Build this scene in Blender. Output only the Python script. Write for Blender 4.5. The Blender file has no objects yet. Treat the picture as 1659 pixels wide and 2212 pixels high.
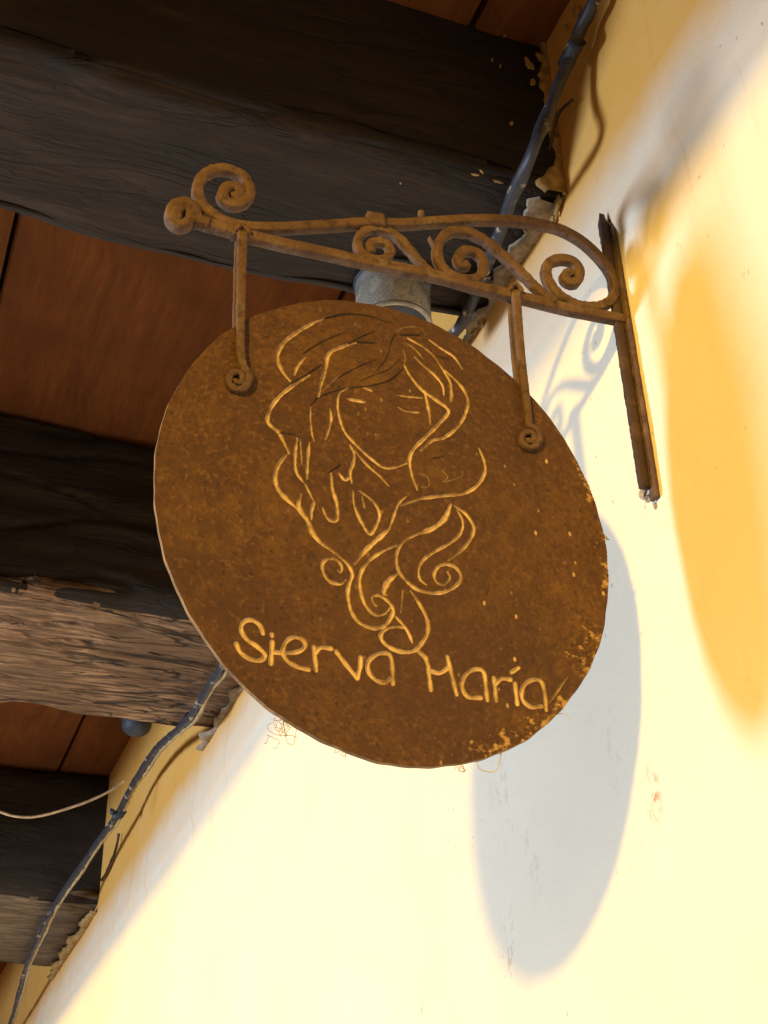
import bpy, math, random
import numpy as np
from mathutils import Vector, Matrix, noise

random.seed(7); rng = np.random.default_rng(7)
sc = bpy.context.scene
col = sc.collection
# ------------------------------------------------------------------ frame of the place
# X runs into the wall, Y along it (away from the viewer), Z up; K metres per survey unit, eye at 1.6 m
K = 1.3; EYE = 1.6
RC = np.array([[0.93315183, -0.35852372, -0.02623753],
               [0.17791002, 0.5240124, -0.83292198],
               [0.31237108, 0.77257475, 0.5527681]])
FP = 3019.5; PX, PY = 829.5, 1106.0
def w(x, y, z): return Vector((x*K, y*K, z*K + EYE))
def ray(px, py): return RC.T @ np.array([(px-PX)/FP, (py-PY)/FP, 1.0])
def on_y(px, py, y): v = ray(px, py); return v*(y/v[1])
def on_z(px, py, z): v = ray(px, py); return v*(z/v[2])
def on_x(px, py, x): v = ray(px, py); return v*(x/v[0])
WX = 0.708                                   # wall plane
# ------------------------------------------------------------------ camera
cd = bpy.data.cameras.new('camera'); cam = bpy.data.objects.new('camera', cd); col.objects.link(cam)
cd.sensor_fit = 'HORIZONTAL'; cd.sensor_width = 36; cd.lens = 36*FP/1659.0
cd.clip_start = 0.05; cd.clip_end = 600
M = Matrix.Identity(4)
for i in range(3):
    M[i][0] = RC[0, i]; M[i][1] = -RC[1, i]; M[i][2] = -RC[2, i]
M[2][3] = EYE
cam.matrix_world = M
sc.camera = cam
sc.render.resolution_x = 768; sc.render.resolution_y = 1024
# ------------------------------------------------------------------ sky, sun, lamp, exposure
SUN_DIR = Vector((1.0, 0.96, -0.215)).normalized()
el = math.asin(-SUN_DIR.z); rot = math.atan2(-SUN_DIR.x, -SUN_DIR.y)
wd = bpy.data.worlds.new('World'); sc.world = wd; wd.use_nodes = True
nt = wd.node_tree; bg = nt.nodes['Background']
sky = nt.nodes.new('ShaderNodeTexSky'); sky.sky_type = 'NISHITA'; sky.sun_disc = False
sky.sun_elevation = el; sky.sun_rotation = rot
nt.links.new(sky.outputs[0], bg.inputs[0]); bg.inputs[1].default_value = 0.05
sd = bpy.data.lights.new('sun', 'SUN'); sd.energy = 4.0; sd.angle = math.radians(3.4); sd.color = (1.0, 0.575, 0.075)
so = bpy.data.objects.new('sun', sd); col.objects.link(so); so.location = (-4, -4, 6)
so.rotation_euler = SUN_DIR.to_track_quat('-Z', 'Y').to_euler()
ld = bpy.data.lights.new('cool_lamp', 'AREA'); ld.shape = 'DISK'; ld.size = 1.15; ld.energy = 250; ld.color = (0.72, 0.86, 1.0)
lo = bpy.data.objects.new('cool_lamp', ld); col.objects.link(lo)
lo.location = w(-3.5, 2.45, 0.13)               # added area lamp for the unseen cool source of the second shadow
LDIR = w(WX, 2.4, 0.85) - lo.location
lo.rotation_euler = LDIR.to_track_quat('-Z', 'Y').to_euler()
sc.view_settings.view_transform = 'Standard'; sc.view_settings.look = 'None'
sc.view_settings.exposure = 0.2; sc.view_settings.gamma = 1; sc.view_settings.use_curve_mapping = False
sc.render.engine = 'CYCLES'
sc.cycles.max_bounces = 8; sc.cycles.diffuse_bounces = 5

# ------------------------------------------------------------------ helpers
def tag(o, label=None, cat=None, group=None, kind=None):
    if label: o['label'] = label
    if cat: o['category'] = cat
    if group: o['group'] = group
    if kind: o['kind'] = kind
    return o
def empty(name, loc, label=None, cat=None, group=None):
    o = bpy.data.objects.new(name, None); col.objects.link(o); o.location = loc; o.empty_display_size = 0.05
    return tag(o, label, cat, group)
def link(name, me, mat, parent=None):
    o = bpy.data.objects.new(name, me); col.objects.link(o)
    if mat: me.materials.append(mat)
    if parent:
        p = parent; off = Vector()
        while p is not None: off += p.location; p = p.parent
        o.parent = parent; me.transform(Matrix.Translation(-off))
    return o
def mesh(name, v, f, mat, parent=None, smooth=True):
    me = bpy.data.meshes.new(name); me.from_pydata([tuple(p) for p in v], [], f); me.update()
    if smooth: me.polygons.foreach_set('use_smooth', [True]*len(me.polygons))
    return link(name, me, mat, parent)
def smooth_pts(P, n=8, closed=False):
    P = [np.array(p, float) for p in P]
    if len(P) < 3: return [P[0] + (P[-1]-P[0])*t for t in np.linspace(0, 1, n+1)]
    Q = [2*P[0]-P[1]] + P + [2*P[-1]-P[-2]]; out = []
    for i in range(1, len(Q)-2):
        a, b, c, d = Q[i-1:i+3]
        for k in range(n):
            t = k/n
            out.append(0.5*((2*b)+(c-a)*t+(2*a-5*b+4*c-d)*t*t+(3*b-a-3*c+d)*t**3))
    out.append(P[-1]); return out
def resample(P, step):
    P = np.array(P); s = np.r_[0, np.cumsum(np.linalg.norm(np.diff(P, axis=0), axis=1))]
    n = max(2, int(s[-1]/step)+1); t = np.linspace(0, s[-1], n)
    return np.column_stack([np.interp(t, s, P[:, k]) for k in range(P.shape[1])])
def merge(parts):
    V, F = [], []
    for v, f in parts:
        o = len(V); V += [tuple(p) for p in v]; F += [tuple(i+o for i in q) for q in f]
    return V, F
def sweep(P, hw, hd, yc, rough=0.0004, bev=0.3, taper=0.0):
    bev *= .55; rough *= .9
    """flat bar along points (x,z) of a vertical plane y=yc, half width hw in the plane, half depth hd"""
    P = resample(P, 0.0035); n = len(P); V = []; F = []
    T = np.gradient(P, axis=0); T /= np.linalg.norm(T, axis=1)[:, None]+1e-12
    prof = [(-1, -1+bev), (-1+bev, -1), (1-bev, -1), (1, -1+bev), (1, 1-bev), (1-bev, 1), (-1+bev, 1), (-1, 1-bev)]
    for i in range(n):
        N = np.array([-T[i, 1], T[i, 0]])
        k = 1.0
        if taper: k = 1 - taper*(i/(n-1))
        for a, b in prof:
            j = rough*noise.noise(Vector((P[i, 0]*160, P[i, 1]*160, a*2+b*3)))*2
            q = P[i] + N*(a*hw*k+j)
            V.append((q[0], yc + b*hd + j, q[1]))
    m = len(prof)
    for i in range(n-1):
        for k in range(m):
            F.append((i*m+k, i*m+(k+1) % m, (i+1)*m+(k+1) % m, (i+1)*m+k))
    F.append(tuple(range(m))[::-1]); F.append(tuple((n-1)*m+k for k in range(m)))
    return V, F
def tube(P, r, seg=10, rough=0.0, step=0.01, taper=False):
    P = resample([tuple(p) for p in P], step); n = len(P); V = []; F = []
    T = np.gradient(P, axis=0); T /= np.linalg.norm(T, axis=1)[:, None]+1e-12
    up = Vector((0.13, 0.2, 1))
    for i in range(n):
        t = Vector(T[i]); a = t.cross(up).normalized() if abs(t.normalized().dot(up.normalized())) < .97 else t.cross(Vector((1, 0, 0))).normalized()
        b = t.cross(a)
        for k in range(seg):
            an = 2*math.pi*k/seg
            rr = r*(1-(0.7*i/(n-1) if taper else 0))
            if rough: rr += rough*noise.noise(Vector((P[i][0]*25, P[i][1]*25+an, P[i][2]*25)))
            V.append(Vector(P[i]) + (a*math.cos(an)+b*math.sin(an))*rr)
    for i in range(n-1):
        for k in range(seg):
            F.append((i*seg+k, (i+1)*seg+k, (i+1)*seg+(k+1) % seg, i*seg+(k+1) % seg))
    F.append(tuple(range(seg))[::-1]); F.append(tuple((n-1)*seg+k for k in range(seg)))
    return V, F
def lathe(prof, c, seg=48, axis='z'):
    V = []; F = []; n = len(prof)
    for r, h in prof:
        for k in range(seg):
            a = 2*math.pi*k/seg
            V.append((c[0]+r*math.cos(a), c[1]+r*math.sin(a), c[2]+h))
    for i in range(n-1):
        for k in range(seg): F.append((i*seg+k, i*seg+(k+1) % seg, (i+1)*seg+(k+1) % seg, (i+1)*seg+k))
    return V, F
def flake(c, nrm, size, thick=0.002, n=9, stretch=1.0, ang=0.0, curl=0.0):
    """ragged chip of paint or plaster lying on a surface"""
    nrm = Vector(nrm).normalized(); a = nrm.orthogonal().normalized(); a.rotate(Matrix.Rotation(ang, 3, nrm)); b = nrm.cross(a)
    V = []; c = Vector(c)
    for lay in (0, 1):
        for k in range(n):
            t = 2*math.pi*k/n; rr = size*random.uniform(0.55, 1.1)*(1-0.18*lay)
            V.append(c + a*math.cos(t)*rr*stretch + b*math.sin(t)*rr + nrm*(thick*lay + curl*lay*random.random()))
    F = [(k, (k+1) % n, n+(k+1) % n, n+k) for k in range(n)] + [tuple(range(n, 2*n)), tuple(range(n))[::-1]]
    return V, F

# ------------------------------------------------------------------ materials
class NT:
    def __init__(s, name, rough=0.8):
        s.m = bpy.data.materials.new(name); s.m.use_nodes = True; s.t = s.m.node_tree
        s.b = s.t.nodes['Principled BSDF']; s.b.inputs['Roughness'].default_value = rough
        s.tc = s.t.nodes.new('ShaderNodeTexCoord'); s.obj = s.tc.outputs['Object']
        g = s.t.nodes.new('ShaderNodeNewGeometry'); s.pos = g.outputs['Position']
    def n(s, typ, **kw):
        d = s.t.nodes.new(typ)
        for k, v in kw.items(): setattr(d, k, v)
        return d
    def l(s, a, b): s.t.links.new(a, b)
    def mapping(s, scale=(1, 1, 1), src=None, loc=(0, 0, 0), rotz=(0, 0, 0)):
        d = s.n('ShaderNodeMapping'); d.inputs['Scale'].default_value = scale; d.inputs['Location'].default_value = loc; d.inputs['Rotation'].default_value = rotz
        s.l(src or s.pos, d.inputs['Vector']); return d.outputs[0]
    def noise(s, scale, detail=6, vec=None, rough=0.6, dist=0.0):
        d = s.n('ShaderNodeTexNoise'); d.inputs['Scale'].default_value = scale; d.inputs['Detail'].default_value = detail
        d.inputs['Roughness'].default_value = rough; d.inputs['Distortion'].default_value = dist
        s.l(vec or s.pos, d.inputs['Vector']); return d.outputs['Fac']
    def voro(s, scale, vec=None, feature='F1'):
        d = s.n('ShaderNodeTexVoronoi', feature=feature); d.inputs['Scale'].default_value = scale
        s.l(vec or s.pos, d.inputs['Vector']); return d.outputs['Distance']
    def ramp(s, fac, *stops):
        d = s.n('ShaderNodeValToRGB'); e = d.color_ramp.elements
        while len(e) < len(stops): e.new(0.5)
        for k, (p, c) in enumerate(stops):
            e[k].position = p; e[k].color = (*c, 1) if len(c) == 3 else c
        s.l(fac, d.inputs[0]); return d.outputs[0]
    def fr(s, fac, lo, hi, a=0.0, b=1.0):
        d = s.n('ShaderNodeMapRange'); d.inputs[1].default_value = lo; d.inputs[2].default_value = hi; d.inputs[3].default_value = a; d.inputs[4].default_value = b
        s.l(fac, d.inputs[0]); return d.outputs[0]
    def math(s, op, a, b=None):
        d = s.n('ShaderNodeMath', operation=op)
        for k, x in enumerate((a, b)):
            if x is None: continue
            if isinstance(x, (int, float)): d.inputs[k].default_value = x
            else: s.l(x, d.inputs[k])
        return d.outputs[0]
    def mix(s, fac, a, b):
        d = s.n('ShaderNodeMix', data_type='RGBA')
        for soc, x in ((d.inputs[0], fac), (d.inputs[6], a), (d.inputs[7], b)):
            if isinstance(x, (int, float)): soc.default_value = x
            elif isinstance(x, tuple): soc.default_value = (*x, 1)
            else: s.l(x, soc)
        return d.outputs[2]
    def bump(s, h, strength, dist=0.002, nrm=None):
        d = s.n('ShaderNodeBump'); d.inputs['Strength'].default_value = strength; d.inputs['Distance'].default_value = dist
        s.l(h, d.inputs['Height'])
        if nrm is not None: s.l(nrm, d.inputs['Normal'])
        return d.outputs[0]
    def attr(s, name):
        d = s.n('ShaderNodeAttribute'); d.attribute_name = name; return d.outputs['Fac']
    def out(s, c, nrm=None, rough=None, metal=None):
        if isinstance(c, tuple): s.b.inputs['Base Color'].default_value = (*c, 1)
        else: s.l(c, s.b.inputs['Base Color'])
        if nrm is not None: s.l(nrm, s.b.inputs['Normal'])
        if rough is not None: s.l(rough, s.b.inputs['Roughness'])
        if metal is not None: s.b.inputs['Metallic'].default_value = metal
        return s.m
def sep(t, src, ax):
    d = t.n('ShaderNodeSeparateXYZ'); t.l(src, d.inputs[0]); return d.outputs[ax]

def mat_plaster():
    t = NT('cream_plaster', 0.85)
    z = sep(t, t.pos, 2)
    big = t.noise(2.2, 5); fine = t.noise(60, 5); mid = t.noise(14, 6, dist=0.4)
    tr = t.noise(3.3, 7, t.mapping((1, 1, 1.8), loc=(2, 5, 1)), .7, .8)
    c = t.mix(t.fr(big, .35, .7), (.79, .725, .61), (.83, .77, .67))
    c = t.mix(t.fr(mid, .62, .8, 0, .25), c, (.72, .60, .42))
    c = t.mix(t.fr(tr, .52, .66, 0, .35), c, (.73, .66, .54))
    # upper wall's warm shade put into the colour as an ochre strip, ragged below
    edge = t.math('ADD', z, t.math('MULTIPLY', t.math('SUBTRACT', t.noise(4, 7, rough=.66), .5), .16))
    fz = t.fr(edge, 1.235*K+EYE, 1.325*K+EYE)
    bd = t.math('MULTIPLY', t.fr(edge, 1.160*K+EYE, 1.178*K+EYE), t.fr(t.noise(6, 5), .30, .55, .5, 1))
    c = t.mix(bd, c, (.86, .70, .53))  # pinkish band: warmth of the light on the moulding put into the colour
    och = t.mix(t.fr(t.noise(4, 5), .3, .75), (.80, .41, .075), (.82, .47, .14))
    c = t.mix(fz, c, och)
    # small pits and flecks
    sp = t.fr(t.voro(34, t.mapping((1, 1, .7))), .05, .10, 1, 0)
    sp = t.math('MULTIPLY', sp, t.fr(t.noise(3.1, 5), .50, .62))
    c = t.mix(t.math('MULTIPLY', sp, .55), c, (.30, .20, .13))
    # rusty drips under the moulding
    dr = t.noise(1, 4, t.mapping((1, 22, 1.1)))
    drz = t.math('MULTIPLY', t.fr(z, .95*K+EYE, 1.17*K+EYE), t.fr(dr, .60, .74))
    c = t.mix(t.math('MULTIPLY', drz, .45), c, (.62, .34, .13))
    # scuffs where paint has been knocked off
    for (px, py, r, s) in ((1410, 1715, .030, .8), (1392, 1072, .026, .8), (1100, 2040, .05, .35), (1470, 540, .02, .5), (1085, 1720, .07, .22), (1150, 1840, .05, .2), (1330, 1620, .05, .18), (880, 2090, .015, .6), (905, 2180, .022, .5), (1385, 840, .02, .5), (1610, 575, .016, .6)):
        p = w(*on_x(px, py, WX))
        d = t.n('ShaderNodeVectorMath', operation='DISTANCE'); m = t.n('ShaderNodeMapping'); m.inputs['Scale'].default_value = (1, 1.6, .8)
        t.l(t.pos, m.inputs[0]); t.l(m.outputs[0], d.inputs[0]); d.inputs[1].default_value = (p.x, p.y*1.6, p.z*.8)
        k = t.math('MULTIPLY', t.fr(d.outputs['Value'], r*.35, r*1.3, 1, 0), t.fr(t.noise(70, 6, t.mapping((1, 1, .6)), .65), .54, .60))
        c = t.mix(t.math('MULTIPLY', k, s), c, (.36, .19, .11))
    nb = t.bump(tr, .5, .006); nb = t.bump(t.noise(11, 7), .45, .005, nb); nb = t.bump(fine, .4, .0014, nb); nb = t.bump(sp, .5, -.001, nb)
    return t.out(c, nb)
def mat_wood(name, dark, mid, light, seed=0.0, streak=1.0, split=.5, bumpd=.004, axis=0, bs=.8, along=2.4):
    t = NT(name, 0.85)
    sca = [15, 15, 15]; sca[axis] = along
    warp = t.n('ShaderNodeTexNoise'); warp.inputs['Scale'].default_value = 3.2; warp.inputs['Detail'].default_value = 4
    t.l(t.pos, warp.inputs['Vector'])
    add = t.n('ShaderNodeVectorMath', operation='MULTIPLY_ADD'); t.l(warp.outputs['Color'], add.inputs[0]); add.inputs[1].default_value = (.05, .05, .05); t.l(t.pos, add.inputs[2])
    p = add.outputs[0]
    g = t.noise(1.5, 9, t.mapping(tuple(sca), p, (seed, seed*2, seed*.7)), .66, .5)
    sc2 = [60, 60, 60]; sc2[axis] = 4.5
    f = t.noise(1.5, 7, t.mapping(tuple(sc2), p, (seed, 0, 3)), .68, .3)
    b = t.noise(3.4, 6, t.mapping((1, 1, 1), loc=(seed*3, 1, 2)), .62)
    sp = t.noise(46, 5, t.mapping((1, 1, 1), loc=(seed, 2, 2)), .7)
    c = t.ramp(g, (.30, dark), (.5, mid), (.72, light))
    c = t.mix(t.fr(f, .46, .64, 0, .75*streak), c, tuple(x*.32 for x in dark))
    c = t.mix(t.fr(b, .46, .66, 0, .75), c, tuple(x*.9 for x in dark))
    dusty = t.math('MULTIPLY', t.fr(f, .50, .34, 0, .8*streak), t.fr(b, .56, .36))
    c = t.mix(dusty, c, tuple(min(.8, x*1.45) for x in light))
    c = t.mix(t.fr(sp, .62, .74, 0, .6), c, tuple(x*.5 for x in dark))
    sc3 = [7, 7, 7]; sc3[axis] = 1.0
    q = t.noise(1.3, 3, t.mapping(tuple(sc3), p, (seed*1.7, 6, 2)), .55, .7)
    q2 = t.noise(2.6, 3, t.mapping(tuple(sc3), p, (seed*1.3, 1, 8)), .55, .5)
    near = t.math('MAXIMUM', t.fr(t.math('ABSOLUTE', t.math('SUBTRACT', q, .5)), .004, .020, 1, 0), t.fr(t.math('ABSOLUTE', t.math('SUBTRACT', q2, .47)), .003, .013, 1, 0))
    near = t.math('MULTIPLY', near, t.fr(t.noise(2.3, 4, t.mapping((1, 1, 1), loc=(seed, 9, 9))), .40, .56))
    c = t.mix(t.math('MULTIPLY', near, split), c, tuple(x*.22 for x in dark))
    g = t.math('SUBTRACT', g, t.math('MULTIPLY', near, split*1.1))
    h = t.math('ADD', t.math('MULTIPLY', g, .6), t.math('ADD', t.math('MULTIPLY', f, .4), t.math('MULTIPLY', sp, .15)))
    return t.out(c, t.bump(h, bs, bumpd))
def mat_rust(name, a, b, c3, dark, bumpd=.0012, scale=1.0, rough=.82):
    t = NT(name, rough)
    n1 = t.noise(16*scale, 8, rough=.68); n2 = t.noise(60*scale, 6, rough=.7); n3 = t.noise(190*scale, 4)
    c = t.ramp(n1, (.32, a), (.52, b), (.72, c3))
    c = t.mix(t.fr(n2, .52, .64, 0, .85), c, dark)
    c = t.mix(t.fr(n3, .6, .75, 0, .5), c, c3)
    return t.out(c, t.bump(t.math('ADD', n2, t.math('MULTIPLY', n3, .8)), 1.0, bumpd))
def mat_disc():
    t = NT('rusted_sign_steel', .78)
    o = t.obj
    n1 = t.noise(7, 7, o, .62, .3); n2 = t.noise(38, 7, o, .7); n3 = t.noise(150, 5, o, .6)
    c = t.ramp(n1, (.30, (0.0470, 0.0172, 0.0072)), (.5, (0.0706, 0.0268, 0.0081)), (.66, (0.1025, 0.0456, 0.0081)))
    c = t.mix(t.fr(n2, .50, .72, 0, .55), c, (0.0966, 0.0464, 0.0102))
    c = t.mix(t.fr(n2, .50, .34, 0, .75), c, (0.0437, 0.0168, 0.0076))
    c = t.mix(t.fr(n3, .52, .62, 0, .75), c, (.040, .017, .007))
    c = t.mix(t.fr(n3, .45, .36, 0, .7), c, (0.1386, 0.0688, 0.0221))
    pz = t.math('MULTIPLY', t.fr(t.voro(68, o), .10, .24, 1, 0), t.fr(t.noise(5, 4, o), .40, .56))
    c = t.mix(t.math('MULTIPLY', pz, .85), c, (.020, .009, .006))
    bigp = t.noise(2.4, 4, t.mapping((1, 1, 1), o, (1.3, 0, .4)), .6)
    c = t.mix(t.fr(bigp, .42, .64, 0, .5), c, (0.0487, 0.0184, 0.0081))
    oc = t.math('MULTIPLY', t.fr(t.noise(5.5, 6, t.mapping((1, 1, 1), o, (7, 0, 2)), .68), .52, .64), t.fr(n2, .40, .58))
    c = t.mix(t.math('MULTIPLY', oc, .5), c, (0.1386, 0.0704, 0.0085))
    c = t.mix(t.fr(t.noise(240, 3, o), .60, .70, 0, .7), c, (.022, .009, .005))
    # pale chips, mostly on the wall side
    x = sep(t, o, 0)
    ch = t.math('MULTIPLY', t.fr(t.voro(36, t.mapping((1.5, 1, .9), o, (3, 1, 2))), .08, .13, 1, 0), t.fr(t.noise(6, 3, t.mapping((1, 1, 1), o, (4, 4, 4))), .46, .54))
    ch = t.math('MULTIPLY', ch, t.fr(x, -.06, .12, .12, 1))
    c = t.mix(ch, c, (.46, .31, .17))
    br = t.math('MULTIPLY', t.attr('bare'), t.fr(t.noise(30, 6, o, .7), .34, .58, .22, 1))
    c = t.mix(br, c, (.58, .43, .245))
    c = t.mix(t.math('MULTIPLY', t.attr('groove_shade'), .9), c, (.016, .007, .004))
    c = t.mix(t.math('MULTIPLY', t.attr('crust'), t.fr(t.noise(95, 5, o), .50, .60, 0, .85)), c, (.42, .27, .11))
    h = t.math('ADD', t.math('MULTIPLY', n2, .8), t.math('MULTIPLY', n3, .5))
    nb = t.bump(h, .9, .0022); nb = t.bump(pz, .5, -.0012, nb)
    return t.out(c, nb)
def mat_plain(name, c, rough=.6, metal=0.0, var=.3, scale=40):
    t = NT(name, rough)
    n = t.noise(scale, 6)
    cc = t.mix(t.fr(n, .35, .7), tuple(x*(1-var) for x in c), tuple(min(1, x*(1+var)) for x in c))
    return t.out(cc, t.bump(n, .3, .001), metal=metal)
def mat_conduit():
    t = NT('blue_painted_conduit', .5)
    n = t.noise(26, 7, rough=.68); n2 = t.noise(80, 5)
    c = t.mix(t.fr(n2, .4, .7), (.026, .028, .042), (.048, .050, .070))
    c = t.mix(t.fr(n, .58, .63), c, (.42, .37, .27))
    return t.out(c, t.bump(t.math('ADD', n, n2), .5, .002))
def mat_ground():
    t = NT('stone_floor', .8)
    n = t.noise(1.3, 6); v = t.voro(1.6, feature='DISTANCE_TO_EDGE')
    c = t.mix(t.fr(n, .3, .7), (.34, .28, .21), (.42, .35, .27)); c = t.mix(t.fr(v, .01, .03, 1, 0), c, (.16, .13, .10))
    return t.out(c, t.bump(n, .4, .01))
def mat_brushed():
    t = NT('brushed_aluminium', .32)
    n = t.noise(1, 4, t.mapping((30, 30, 700))); d = t.noise(22, 6, rough=.7)
    c = t.mix(t.fr(d, .52, .66), (.88, .84, .76), (.16, .14, .075))
    m = t.fr(d, .52, .66, .75, .1); t.l(m, t.b.inputs['Metallic'])
    return t.out(c, t.bump(n, .15, .0004), t.fr(d, .5, .66, .24, .75))

MP = mat_plaster()
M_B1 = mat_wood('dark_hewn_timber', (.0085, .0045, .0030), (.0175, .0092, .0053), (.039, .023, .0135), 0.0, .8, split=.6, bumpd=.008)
M_B1D = mat_wood('black_timber', (.0085, .005, .004), (.016, .0092, .0066), (.031, .019, .0135), 2.2, .7, split=.6, bumpd=.008)
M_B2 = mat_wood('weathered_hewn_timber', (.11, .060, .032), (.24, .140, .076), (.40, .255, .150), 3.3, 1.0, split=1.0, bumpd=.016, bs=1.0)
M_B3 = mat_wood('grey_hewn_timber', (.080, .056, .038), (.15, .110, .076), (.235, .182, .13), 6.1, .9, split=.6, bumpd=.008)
M_B2D = mat_wood('shade_dark_timber', (.010, .006, .0045), (.019, .012, .0085), (.036, .024, .017), 5.2, .7, split=.6, bumpd=.008)  # darker copy for the far beams' sides, shade put into its colour
M_PL = mat_wood('red_brown_plank', (.125, .038, .009), (.175, .056, .012), (.22, .076, .018), 1.7, .30, split=0.0, bumpd=.001, axis=1, bs=.3, along=1.2)
M_IR = mat_rust('rusted_iron', (.070, .036, .022), (.100, .055, .033), (.165, .110, .070), (.032, .017, .014), .0024)
M_IRD = mat_rust('dark_rusted_iron', (.034, .019, .017), (.046, .026, .023), (.11, .058, .028), (.028, .015, .014), .002)
M_DISC = mat_disc()
M_CON = mat_conduit()
M_AL = mat_brushed()
M_RIM = mat_plain('dull_steel_rim', (.30, .28, .24), .4, .6)
M_CORD = mat_plain('cream_cord', (.55, .43, .30), .7)
M_CRUST = mat_rust('paint_crusted_cable', (.42, .34, .19), (.52, .43, .26), (.60, .52, .36), (.10, .095, .11), .003, 1.2)
M_CAB = mat_plain('thin_black_cable', (.06, .045, .035), .6)
M_WEB = mat_plain('dusty_web', (.42, .37, .33), .9)
M_FLK = mat_plain('ochre_plaster_chip', (.40, .26, .10), .9, var=.35, scale=60)
M_DUST = mat_plain('grey_plaster_chip', (.34, .28, .22), .9, var=.4, scale=60)
M_BLUE = mat_plain('dark_blue_enamel', (.030, .038, .060), .6)

# ------------------------------------------------------------------ ground
gv = [(-200, -200, 0), (200, -200, 0), (200, 200, 0), (-200, 200, 0)]
tag(mesh('ground', gv, [(0, 1, 2, 3)], mat_ground(), smooth=False), kind='structure')

# ------------------------------------------------------------------ wall with its moulded band
CEIL = 1.75
wall = empty('plaster_wall', w(WX, 0, 0)-Vector((0, 0, EYE)), 'cream plastered wall with an ochre top strip that the rusty sign is fixed to', 'wall')
def wall_face():
    ys = np.r_[np.arange(-3, 0.4, .3), np.arange(.4, 3.2, .02), np.arange(3.2, 9.01, .06)]
    # (height, offset from the wall plane towards the room); the band juts out a little and rounds back into the upper wall
    prof = [(-EYE/K, 0), (-.6, 0), (0, 0)] + [(z, 0) for z in np.arange(.1, 1.15, .03)] + [(1.150, 0), (1.160, 0), (1.168, .002), (1.176, .005), (1.186, .0065), (1.205, .006), (1.23, .0045), (1.255, .0025), (1.28, .0005), (1.31, -.001)] + [(z, -.002) for z in np.arange(1.33, 1.86, .04)]
    V = []; F = []
    for y in ys:
        for z, o in prof:
            d = .0028*noise.noise(Vector((y*3.1, z*3.1, 1.7))) + .0012*noise.noise(Vector((y*11, z*11, 5)))
            oo = o*(1+.35*noise.noise(Vector((y*5, 2.2, z*3)))) if o > 0 else o
            zz = z + (.006*noise.noise(Vector((y*1.9, 7.7, 0))) if 1.14 < z < 1.31 else 0)
            V.append(w(WX-oo-d, y, zz))
    m = len(prof)
    for i in range(len(ys)-1):
        for k in range(m-1): F.append((i*m+k, i*m+k+1, (i+1)*m+k+1, (i+1)*m+k))
    return V, F
v, f = wall_face(); mesh('wall_face', v, f, MP, wall)

# ------------------------------------------------------------------ plank ceiling
ceil = empty('plank_ceiling', w(0, 2, CEIL), 'ceiling of wide red-brown planks laid across the dark beams', 'ceiling')
BAYS = [(-1.2, 1.24, (-.5, .02, .601, .93)), (1.246, 2.6, (-.5, .070, .66, .93)), (2.606, 4.45, (-.3, .25, .555, .93)), (4.456, 7.0, (-.1, .40, .93))]
for y0, y1, xs in BAYS:
    for i in range(len(xs)-1):
        a, b = xs[i]+.0042, xs[i+1]-.0042
        V = []; F = []; n = 10
        for j in range(n+1):
            y = y0+(y1-y0)*j/n
            e1, e2 = .003*noise.noise(Vector((y*2, xs[i]*9, 0))), .003*noise.noise(Vector((y*2, xs[i]*9, 5)))
            zt = (1.632 if y1 < 1.25 else CEIL)+.004*noise.noise(Vector((xs[i]*13, y, 1)))
            for x, z in ((a+e1, zt+.025), (a+e1, zt+.003), (a+.004+e1, zt), (b-.004+e2, zt), (b+e2, zt+.003), (b+e2, zt+.025)): V.append(w(x, y, z))
        for j in range(n):
            for k in range(6): F.append((j*6+k, (j+1)*6+k, (j+1)*6+(k+1) % 6, j*6+(k+1) % 6))
        F.append((0, 1, 2, 3, 4, 5)); F.append(tuple(n*6+k for k in (5, 4, 3, 2, 1, 0)))
        mesh('plank', V, F, M_PL, ceil, smooth=False)
# boards above the gaps, so that no daylight leaks in
V = [w(-1.2, -1.3, CEIL+.03), w(.95, -1.3, CEIL+.03), w(.95, 7.2, CEIL+.03), w(-1.2, 7.2, CEIL+.03)]
V += [p+Vector((0, 0, .03)) for p in V]
mesh('backing_board', V, [(0, 1, 2, 3), (4, 7, 6, 5), (0, 4, 5, 1), (1, 5, 6, 2), (2, 6, 7, 3), (3, 7, 4, 0)], M_B1, ceil, smooth=False)

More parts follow.
